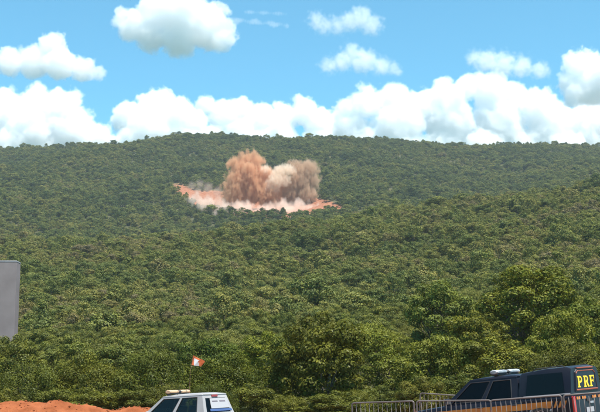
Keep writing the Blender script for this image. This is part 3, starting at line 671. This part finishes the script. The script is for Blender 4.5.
def glyph(ch):
    """Slab letters as flat strokes in a unit box (x to the right, z up): list of polygons."""
    st = .24; out = [[(.10, 0), (.10 + st, 0), (.10 + st, 1), (.10, 1)], [(0, 0), (.46, 0), (.46, .11), (0, .11)], [(0, .89), (.2, .89), (.2, 1), (0, 1)]]
    def band(cx, cz, ro, ri, kx):
        for k in range(8):
            a, b = -math.pi / 2 + math.pi * k / 8, -math.pi / 2 + math.pi * (k + 1) / 8
            out.append([(cx + kx * ro * math.cos(a), cz + ro * math.sin(a)), (cx + kx * ro * math.cos(b), cz + ro * math.sin(b)), (cx + kx * ri * math.cos(b) * .86, cz + ri * math.sin(b)), (cx + kx * ri * math.cos(a) * .86, cz + ri * math.sin(a))])
    if ch in 'PR':
        out.append([(.3, .86), (.5, .86), (.5, 1), (.3, 1)]); out.append([(.3, .40), (.5, .40), (.5, .54), (.3, .54)]); band(.5, .70, .30, .16, 1.0)
    if ch == 'R': out.append([(.44, .44), (.66, .46), (.90, .06), (.66, 0)]); out.append([(.64, 0), (.94, 0), (.94, .11), (.64, .11)])
    if ch == 'F':
        out.append([(.3, .87), (.84, .87), (.84, 1), (.3, 1)]); out.append([(.74, .70), (.84, .70), (.84, .9), (.74, .9)]); out.append([(.3, .45), (.66, .45), (.66, .58), (.3, .58)]); out.append([(.60, .38), (.68, .38), (.68, .66), (.60, .66)])
    return out
for k, ch in enumerate('PRF'):
    mb = MB(); lw, lh = .33, .29
    for j, poly in enumerate(glyph(ch)):
        q = [(-(.0 + (k - 1) * .35 - lw / 2 + lw * px), 1.30 + lh * pz) for px, pz in poly]   # left in the picture is the truck's left
        e = RX - .024 - .0006 * (j % 4)
        mb.prism(q, 0, e - .006, RX - .019)
    mb.build('letter', M['yellow_paint'], door)
for s_ in (-1, 1):
    MB().box((-2.672, s_ * .30, 1.04), (.004, .22, .07)).build('tailgate_stripe', M['orange_paint'], DT)
    MB().box((-2.672, s_ * .62, 1.04), (.004, .20, .07)).build('tailgate_stripe', M['orange_paint'], DT)
MB().box((-2.675, -.12, .90), (.02, .20, .06)).build('tailgate_badge', M['silver_lens'], DT, bevel=.008)

# orange safety flag on a long whip behind the white pickup's cab
pf = P(190.0, 393, 41.3); base_p = Vector((pf.x, pf.y, gz(pf.x, pf.y) + 0.66))
top_p = P(193.2, 355.2, 41.2)
FL = empty('safety_flag', base_p); tag(FL, 'small orange and white safety flag on a thin whip above the white pickup', 'flag')
mb = MB(); ctl = [Vector((0, 0, 0)), (P(189.8, 385, 41.3) - base_p), (P(190.2, 372, 41.3) - base_p), (top_p - base_p)]
mb.tube(ctl, .006, 6, .004); mb.build('whip', M['rust'], FL, smooth=True)
c00, c10, c11, c01 = [q - base_p for q in (P(193.1, 355.2, 41.2), P(205.0, 361.2, 41.0), P(200.8, 366.6, 41.1), P(191.2, 364.8, 41.25))]
V = []; F_ = []; nf = 30
for i in range(nf + 1):
    for j in range(nf + 1):
        a, b = i / nf, j / nf
        p = c00.lerp(c10, a).lerp(c01.lerp(c11, a), b); p = p + Vector((0, .035 * math.sin(a * 7 + b * 2), .012 * math.sin(a * 9 + 1) * a)); V.append(p)
F_ = [(i * (nf + 1) + j, (i + 1) * (nf + 1) + j, (i + 1) * (nf + 1) + j + 1, i * (nf + 1) + j + 1) for i in range(nf) for j in range(nf)]
M['flag_orange'] = noisy(mat('flag_orange', (0.80, 0.17, 0.05), 0.7), (0.72, 0.13, 0.035), (0.84, 0.22, 0.07), 9); M['flag_white'] = mat('flag_white', (0.80, 0.76, 0.74), 0.7)
mi = [1 if (0.30 < (i + .5) / nf - .28 * ((j + .5) / nf) + .28 < .80 and not (((i + .5) / nf - .66) ** 2 + ((j + .5) / nf - .42) ** 2 < .017)) and .12 < (i + .5) / nf < .93 and (j + .5) / nf > .22 else 0 for i in range(nf) for j in range(nf)]
me = mesh_np('cloth', V, F_, [M['flag_orange'], M['flag_white']], True, mi); link('cloth', me, FL)

# ------------------------------------------------------------------ steel crowd barriers
def barrier(p0, p1, label, h=1.10, nb=None, rust_joint=True):
    p0, p1 = Vector(p0), Vector(p1); ln = (p1 - p0).length; ax = (p1 - p0).normalized(); side = Vector((0, 0, 1)).cross(ax).normalized(); up = ax.cross(side)
    B = empty('crowd_barrier', p0, Matrix((ax, side, up)).transposed().to_euler()); tag(B, label, 'barrier', 'steel crowd barriers in front of the dark pickup')
    r = .06; z0 = .12; pts_ = []
    for cx, cz, a0 in ((r, z0 + r, math.pi), (ln - r, z0 + r, 1.5 * math.pi), (ln - r, h - r, 0), (r, h - r, .5 * math.pi)):
        for k in range(5): a = a0 + k * math.pi / 8; pts_.append((cx + r * math.cos(a), 0, cz + r * math.sin(a)))
    pts_.append(pts_[0])
    MB().tube(pts_, .021, 8, cap=False).build('frame', M['steel'], B, smooth=True)
    nb = nb or max(4, int(ln / .118)); bar = MB().tube([(0, 0, z0), (0, 0, h)], .0085, 6)
    bme = mesh_np('bar', bar.V, bar.F, M['steel'], True)
    for k in range(1, nb):
        o = link('bar', bme, B); o.location = (ln * k / nb, 0, 0)
    for x in (.22, ln - .22):
        MB().tube([(x, -.30, .018), (x, -.26, .04), (x, 0, .13), (x, .26, .04), (x, .30, .018)], .014, 6).build('foot', M['steel'], B, smooth=True)
    MB().tube([(ln + .015, 0, h - .20), (ln + .015, 0, h - .34)], .016, 6).build('hook', M['rust'], B)
    MB().tube([(-.012, 0, h - .24), (-.012, 0, h - .30)], .026, 8).build('hinge_sleeve', M['rust'], B)
    return B
BP = [(352, 31.2, 403), (416, 30.3, 401), (492.5, 29.7, 400.2), (566, 29.2, 395.2), (640, 28.9, 389.5)]
BL = ['grey steel crowd barrier at the free end of the row, beside the leafy bush', 'grey steel crowd barrier in front of the bonnet of the dark pickup', 'grey steel crowd barrier in front of the orange striped doors of the dark pickup', 'grey steel crowd barrier behind the tailgate of the dark pickup']
for k in range(4):
    a, b = BP[k], BP[k + 1]; pa, pb = P(a[0], 405, a[1]), P(b[0], 405, b[1])
    e = (pb - pa).normalized() * .03
    A_, B_ = pa + e, pb - e; A_.z = P(a[0], a[2], a[1]).z - 1.10; B_.z = P(b[0], b[2], b[1]).z - 1.10
    barrier(A_, B_, BL[k])
pa, pb = P(418, 393, 37.0), P(470, 396.5, 36.4); pa.z -= 1.12; pb.z -= 1.12
barrier(pa, pb, 'grey steel crowd barrier with rounded corner standing behind the dark pickup', h=1.12)

# ------------------------------------------------------------------ tall concrete slab rising behind the trees
DSL = 92.0; xr = P(15.2, 300, DSL).x; W_ = 9.0; zt_ = zrow(262, DSL); g0 = gz(xr - W_ / 2, DSL) - 1.0; hs_ = zt_ - g0
PN = empty('concrete_slab', (xr - W_ / 2, DSL + .65, g0)); tag(PN, 'tall plain mauve grey concrete slab rising behind the trees', 'concrete slab', kind='thing')
lifts = 1
for k in range(lifts):      # cast in lifts, thin joints between them
    MB().box((0, 0, hs_ * (k + .5) / lifts), (W_, 1.3, hs_ / lifts - .008)).build('cast_lift', M['panel'], PN, bevel=.02)
MB().box((0, 0, hs_ / 2 - .05), (W_ - .02, 1.28, hs_ - .1)).build('core', M['panel'], PN)
MB().box((0, 0, hs_ + .06), (W_ + .03, 1.33, .10)).build('coping', M['panel_rim'], PN, bevel=.02)

# ------------------------------------------------------------------ red dirt bank left of the white pickup
nxb, nyb = 150, 44
prof_u = [-80, -20, 0, 25, 42, 58, 68, 78, 95, 120, 145, 175, 215, 260, 300]; prof_v = [404, 405, 403.6, 401.6, 400.6, 400.7, 402, 404.4, 406.2, 407.2, 408.3, 410, 413, 420, 436]
DB = 49.0
Xb = np.linspace(P(-80, 405, DB).x, P(300, 405, DB).x, nxb); ub = 300 + Xb / DB * FPX * .985
top = np.array([zrow(v, DB) for v in np.interp(ub, prof_u, prof_v)])
t_ = np.linspace(-1, 1, nyb); XX, TT = np.meshgrid(Xb, t_, indexing='ij'); half_ = 3.4
YY = DB + TT * half_ + .3 * np.sin(XX * .9); GZ = hterrain(XX, YY) - .12
shape = np.clip(1 - np.abs(TT) ** 1.25, 0, 1) ** .9
ns = sum(a_ * np.sin(XX * f1 + ph + 1.7 * np.sin(YY * f2)) * np.sin(YY * f2 * 1.3 + ph * 2) for a_, f1, f2, ph in ((.10, 2.1, 1.7, .3), (.06, 4.3, 3.9, 1.1), (.035, 9.1, 8.3, 2.2), (.02, 17., 15., .7)))
ZZ = GZ + (top[:, None] - GZ) * shape + ns * shape ** .5 * .8 + rng.normal(0, .012, XX.shape) * shape
ib = np.arange(nxb * nyb).reshape(nxb, nyb); Fb = np.stack([ib[:-1, :-1], ib[1:, :-1], ib[1:, 1:], ib[:-1, 1:]], -1).reshape(-1, 4)
ox, oz = float(Xb.mean()), float(GZ.min())
bk = empty('dirt_bank', (ox, DB, oz)); tag(bk, 'low bank of loose red orange earth beside the white pickup', 'dirt bank')
link('earth', mesh_np('earth', np.stack([XX - ox, YY - DB, ZZ - oz], -1).reshape(-1, 3), Fb, M['soil'], True), bk)
cl = MB(); random.seed(5)
for k in range(360):
    i, j = random.randrange(2, nxb - 30), random.randrange(4, nyb // 2 + 3); r_ = random.choice((.025, .03, .045, .06)) * random.uniform(.7, 1.2)
    c_ = Vector((XX[i, j] - ox, YY[i, j] - DB, ZZ[i, j] - oz + r_ * .3)); dirs = [(0, 0, .6), (1, 0, 0), (0, 1, 0), (-1, 0, 0), (0, -1, 0), (0, 0, -1)]
    cl.add([c_ + Vector(d_) * r_ * random.uniform(.6, 1.2) for d_ in dirs], [(0, 1, 2), (0, 2, 3), (0, 3, 4), (0, 4, 1), (5, 2, 1), (5, 3, 2), (5, 4, 3), (5, 1, 4)])
tag(cl.build('clods', M['soil'], bk), kind='stuff')
# ------------------------------------------------------------------ clouds, dust and haze (volumes)
def vol_mat(name, col, dens, aniso=0.0, absorb=None):
    m = bpy.data.materials.new(name); m.use_nodes = True; m.node_tree.nodes.clear()
    v = N(m, 'ShaderNodeVolumePrincipled'); v.inputs['Color'].default_value = (*col, 1); v.inputs['Density'].default_value = dens
    v.inputs['Anisotropy'].default_value = aniso; v.inputs['Density Attribute'].default_value = 'density'
    if absorb: v.inputs['Absorption Color'].default_value = (*absorb, 1)
    o = N(m, 'ShaderNodeOutputMaterial'); L(m, v.outputs[0], o.inputs['Volume'])
    return m
def fog(name, lobes, mat_, res, noise_scale, amp, edge, base=None, base_soft=1.0, pad=1.7, seed=0.0, detail=6.0, rough=0.6, squash=1.0, warp=0.0, stretch=1.0):
    """A volume whose density is the union of soft lobes (x, y, z, r), its edge torn by noise."""
    La = np.array([l[:4] for l in lobes]); lo = (La[:, :3] - La[:, 3:] * pad).min(0); hi = (La[:, :3] + La[:, 3:] * pad).max(0)
    if base is not None: lo[2] = max(lo[2], base - base_soft)
    org = Vector((La[:, 0].mean(), La[:, 1].mean(), lo[2])); La[:, :3] -= np.array(org); lo = lo - np.array(org); hi = hi - np.array(org)
    g_ = bpy.data.node_groups.new(name, 'GeometryNodeTree'); g_.is_modifier = True
    g_.interface.new_socket('Geometry', in_out='INPUT', socket_type='NodeSocketGeometry'); g_.interface.new_socket('Geometry', in_out='OUTPUT', socket_type='NodeSocketGeometry')
    nd, lk = g_.nodes, g_.links
    pos = nd.new('GeometryNodeInputPosition')
    def math_(op, a, b=None, c=None, clamp=False):
        q = nd.new('ShaderNodeMath'); q.operation = op; q.use_clamp = clamp
        for i, v in enumerate((a, b, c)):
            if v is None: continue
            if isinstance(v, (int, float)): q.inputs[i].default_value = v
            else: lk.new(v, q.inputs[i])
        return q.outputs[0]
    ps = pos.outputs[0]
    def noise(scale, det, off):
        mp_ = nd.new('ShaderNodeVectorMath'); mp_.operation = 'ADD'; lk.new(pos.outputs[0], mp_.inputs[0]); mp_.inputs[1].default_value = (off * 731.0, off * 177.0, off * 391.0)
        q = nd.new('ShaderNodeTexNoise'); q.inputs['Scale'].default_value = scale; q.inputs['Detail'].default_value = det; q.inputs['Roughness'].default_value = rough
        st_ = nd.new('ShaderNodeVectorMath'); st_.operation = 'MULTIPLY'; lk.new(mp_.outputs[0], st_.inputs[0]); st_.inputs[1].default_value = (1, 1, stretch)
        lk.new(st_.outputs[0], q.inputs['Vector']); return q
    if warp:
        wn = noise(noise_scale * 0.6, 2.0, seed + 3.3)
        sb = nd.new('ShaderNodeVectorMath'); sb.operation = 'SUBTRACT'; lk.new(wn.outputs['Color'], sb.inputs[0]); sb.inputs[1].default_value = (.5, .5, .5)
        ml = nd.new('ShaderNodeVectorMath'); ml.operation = 'MULTIPLY_ADD'; lk.new(sb.outputs[0], ml.inputs[0]); ml.inputs[1].default_value = (warp, warp, warp); lk.new(pos.outputs[0], ml.inputs[2]); ps = ml.outputs[0]
    cur = None
    for x, y, z, r in La:
        ds = nd.new('ShaderNodeVectorMath'); ds.operation = 'DISTANCE'; lk.new(ps, ds.inputs[0]); ds.inputs[1].default_value = (x, y, z)
        q = math_('MULTIPLY_ADD', ds.outputs['Value'], -1.0 / r, 1.0)
        q = math_('MULTIPLY', q, r / La[:, 3].max())
        cur = q if cur is None else math_('SMOOTH_MAX', cur, q, 0.06)
    nz = noise(noise_scale, detail, seed)
    f = math_('MULTIPLY_ADD', nz.outputs['Fac'], amp, -0.5 * amp)
    f = math_('ADD', cur, f)
    mr = nd.new('ShaderNodeMapRange'); mr.interpolation_type = 'SMOOTHSTEP'; lk.new(f, mr.inputs['Value']); mr.inputs['From Min'].default_value = 0; mr.inputs['From Max'].default_value = edge
    den = mr.outputs[0]
    if base is not None:
        sp_ = nd.new('ShaderNodeSeparateXYZ'); lk.new(pos.outputs[0], sp_.inputs[0])
        m2 = nd.new('ShaderNodeMapRange'); m2.interpolation_type = 'SMOOTHSTEP'; lk.new(sp_.outputs['Z'], m2.inputs['Value']); m2.inputs['From Min'].default_value = base - base_soft - org.z; m2.inputs['From Max'].default_value = base + base_soft - org.z
        den = math_('MULTIPLY', den, m2.outputs[0])
    vc = nd.new('GeometryNodeVolumeCube'); lk.new(den, vc.inputs['Density']); vc.inputs['Min'].default_value = lo; vc.inputs['Max'].default_value = hi
    size = hi - lo; vox = size.max() / res
    for i, k in enumerate(('Resolution X', 'Resolution Y', 'Resolution Z')): vc.inputs[k].default_value = max(8, int(size[i] / vox))
    sm = nd.new('GeometryNodeSetMaterial'); sm.inputs['Material'].default_value = mat_; lk.new(vc.outputs[0], sm.inputs[0])
    go_ = nd.new('NodeGroupOutput'); lk.new(sm.outputs[0], go_.inputs[0])
    vd = bpy.data.volumes.new(name); vd.materials.append(mat_); o = link(name, vd); o.location = org
    o.modifiers.new('puffs', 'NODES').node_group = g_
    return o
def puffs(spec, D, n_child, child=(0.35, 0.6), seed=1, deep=0.8):
    """Main lobes (u, v, r) in survey pixels at distance D, plus cauliflower puffs on their upper sides."""
    rg = random.Random(seed); out = []
    for u, v, r in spec:
        d = D + rg.uniform(-0.4, 0.4) * r * D / FPX * deep; p = P(u, v, d); R = r * D / FPX; out.append((p.x, p.y, p.z, R))
        for _ in range(n_child):
            a = rg.uniform(0, 2 * math.pi); e = rg.uniform(-0.25, 1.2); q = R * rg.uniform(*child)
            k = R * 0.82
            out.append((p.x + k * math.cos(a) * math.cos(e), p.y + k * math.sin(a) * math.cos(e) * deep, p.z + k * math.sin(e), q))
    return out
CLM = vol_mat('cloud_vapour', (0.979, 0.982, 0.988), 0.021, 0.0)
CLW = vol_mat('cloud_wisp', (0.99, 0.992, 0.995), 0.013, 0.0)
CLT = vol_mat('cloud_streak', (0.985, 0.988, 0.992), 0.010, 0.0)
CLOUDS = [
 ('large white cumulus high above the left half of the ridge', 5000, 3, CLM, 57, 0.9,
  [(134, 26, 20), (158, 12, 24), (182, 12, 28), (205, 26, 26), (222, 38, 16), (150, 36, 18), (180, 38, 22), (122, 14, 9)], 230),
 ('ragged white cumulus with a wispy left arm, below the large high one', 5400, 2, CLM, 80, 0.9,
  [(10, 62, 16), (34, 62, 18), (52, 46, 15), (60, 64, 18), (82, 70, 14), (98, 74, 9), (-14, 62, 14)], 190),
 ('broad white cloud bank resting on the left end of the ridge', 7400, 2, CLM, None, 0.9,
  [(8, 118, 28), (36, 104, 20), (60, 108, 20), (30, 130, 26), (72, 130, 26), (96, 138, 16), (-20, 120, 30), (-10, 140, 30), (50, 145, 24), (118, 146, 14), (10, 150, 26), (86, 152, 22)], 190),
 ('domed bright cumulus rising behind the ridge, left of the dust plume', 7000, 3, CLM, None, 0.9,
  [(128, 118, 18), (150, 106, 16), (162, 102, 15), (180, 114, 18), (196, 122, 14), (150, 130, 24), (178, 134, 22), (205, 134, 12), (140, 144, 22), (190, 146, 22)], 190),
 ('long low cloud bank right above the dust plume', 7600, 2, CLM, None, 0.9,
  [(205, 106, 12), (224, 116, 18), (242, 110, 14), (262, 120, 18), (285, 118, 16), (305, 112, 16), (318, 124, 18), (240, 132, 18), (280, 134, 18), (305, 104, 8), (335, 130, 16), (215, 142, 18), (250, 144, 20), (285, 146, 20), (320, 144, 20)], 190),
 ('small two peaked cloud high in the middle of the sky', 4700, 2, CLW, 36, 1.0,
  [(316, 20, 11), (326, 26, 11), (338, 26, 11), (350, 22, 13), (361, 18, 14), (372, 26, 13), (318, 27, 9)], 110),
 ('small ragged cloud under the two peaked one', 5300, 2, CLW, 74, 1.0,
  [(330, 66, 12), (342, 62, 13), (352, 53, 13), (364, 61, 16), (382, 67, 13), (394, 70, 10)], 110),
 ('great piled cumulus bank over the right half of the ridge', 7200, 3, CLM, None, 0.9,
  [(345, 112, 14), (366, 104, 18), (395, 102, 20), (420, 108, 20), (446, 100, 22), (464, 88, 16), (492, 92, 20), (512, 98, 17), (540, 108, 20), (400, 126, 26), (450, 124, 28), (500, 122, 28), (550, 126, 26), (590, 128, 26), (350, 130, 20), (620, 126, 30), (365, 146, 22), (405, 148, 24), (445, 150, 24), (485, 150, 24), (525, 150, 24), (565, 152, 24), (600, 152, 24)], 330),
 ('tall bright cumulus above the right end of the cloud bank', 6800, 3, CLM, None, 0.9,
  [(576, 66, 16), (590, 62, 14), (566, 82, 12), (590, 86, 22), (612, 76, 26), (630, 92, 26), (575, 94, 14)], 190),
 ('faint hazy cloud left of the tall cumulus', 6000, 1, CLW, 79, 1.2,
  [(476, 58, 11), (488, 62, 14), (504, 64, 15), (522, 67, 14), (540, 71, 12)], 100),
 ('thin white streak right of the large high cumulus', 5200, 0, CLT, None, 1.3,
  [(196 + k * 2.6, 16 + k * .27 + .6 * math.sin(k * 1.3), 3.4 + 1.0 * math.sin(k * .9)) for k in range(36)] + [(246 + k * 2.5, 12 + k * .12, 2.6 + .7 * math.sin(k * 1.1)) for k in range(17)], 190),
]
for i, (lab, D, nc, mt, brow, amp, spec, res) in enumerate(CLOUDS):
    lobes = puffs(spec, D, nc + 3 if mt is CLM else nc, child=(0.2, 0.5), seed=i + 3); R0 = max(l[3] for l in lobes)
    b_ = zrow(brow, D) if brow else None
    o = fog('cloud', lobes, mt, res, 2.4 / R0, (0.95 if mt is CLM else 1.6) if mt is not CLT else 0.7, 0.14 if mt is CLM else 0.55, base=b_, base_soft=R0 * 0.22, seed=i * 1.7, warp=R0 * (1.1 if mt is CLW else 0.55), rough=0.66)
    tag(o, lab, 'cloud', 'clouds above the ridge')

# dust thrown up by the blast
D0 = 866
DO = vol_mat('dust_orange', (0.78, 0.49, 0.30), 0.34, 0.0)
DG = vol_mat('dust_brown', (0.66, 0.47, 0.33), 0.28, 0.0)
DP = vol_mat('dust_pale', (0.92, 0.79, 0.66), 0.26, 0.0)
DL = vol_mat('dust_ground', (0.95, 0.80, 0.70), 0.22, 0.0)
DM = vol_mat('dust_mauve', (0.74, 0.58, 0.50), 0.08, 0.0)
def dust(lab, spec, m_, res, nc, amp, edge, D=D0, seed=0, sc_=3.8, warp=0.6, stretch=0.55):
    lobes = puffs(spec, D, nc, seed=seed + 40); R0 = max(l[3] for l in lobes)
    o = fog('dust_plume', lobes, m_, res, sc_ / R0, amp, edge, seed=seed * 2.3 + 9, warp=R0 * warp, rough=0.62, stretch=stretch)
    return tag(o, lab, 'dust plume', 'dust thrown up by the blast')
dust('tall orange brown dust column at the left of the blast', [(235, 196, 14), (240, 182, 15), (242, 168, 13), (254, 164, 11), (248, 178, 15), (258, 190, 16), (264, 176, 10), (231, 165, 6), (249, 158, 7), (270, 196, 14)], DO, 240, 4, 1.5, 0.2, seed=1)
dust('dark grey brown dust column at the right of the blast', [(292, 194, 13), (300, 182, 13), (304, 172, 11), (310, 180, 10), (296, 168, 8), (311, 168, 8), (306, 194, 12), (286, 186, 10), (314, 170, 6), (312, 188, 7)], DG, 230, 4, 1.5, 0.2, D=D0 + 4, seed=2)
dust('pale cream dust cloud between the two dust columns', [(276, 180, 9), (280, 172, 8), (288, 170, 7), (272, 188, 9), (266, 170, 6), (284, 180, 8)], DP, 110, 3, 1.25, 0.3, D=D0 - 6, seed=3)
dust('low pinkish white dust rolling along the cut below the columns', [(203, 203, 9.1), (211, 204, 7.8), (221, 211, 11.7), (233, 214, 7.8), (243, 214, 13.0), (256, 217, 9.1), (267, 216, 14.3), (281, 218, 9.1), (291, 215, 13.0), (302, 216, 9.1), (312, 212, 10.4), (236, 208, 9.1), (194, 200, 6.5), (282, 209, 10.4), (300, 208, 9.1), (248, 209, 7.8), (320, 210, 6.5)], DL, 260, 1, 1.5, 0.45, D=D0 - 20, seed=4, sc_=2.2, warp=0.9)
dust('thin mauve dust drifting over the left end of the cut', [(192, 186, 6), (200, 184, 6), (208, 188, 7), (218, 192, 7), (198, 191, 6)], DM, 100, 1, 1.5, 0.6, D=D0 + 8, seed=5)

hz = MB(); hz.box((0, 760, 175), (1500, 1900, 470))
HM = bpy.data.materials.new('haze'); HM.use_nodes = True; HM.node_tree.nodes.clear()
hv = N(HM, 'ShaderNodeVolumePrincipled'); hv.inputs['Color'].default_value = (0.80, 0.90, 1.0, 1); hv.inputs['Density'].default_value = 0.00009; hv.inputs['Anisotropy'].default_value = 0.2
ho = N(HM, 'ShaderNodeOutputMaterial'); L(HM, hv.outputs[0], ho.inputs['Volume'])
tag(hz.build('haze', HM), 'thin bluish air over the hills', 'haze', kind='stuff')
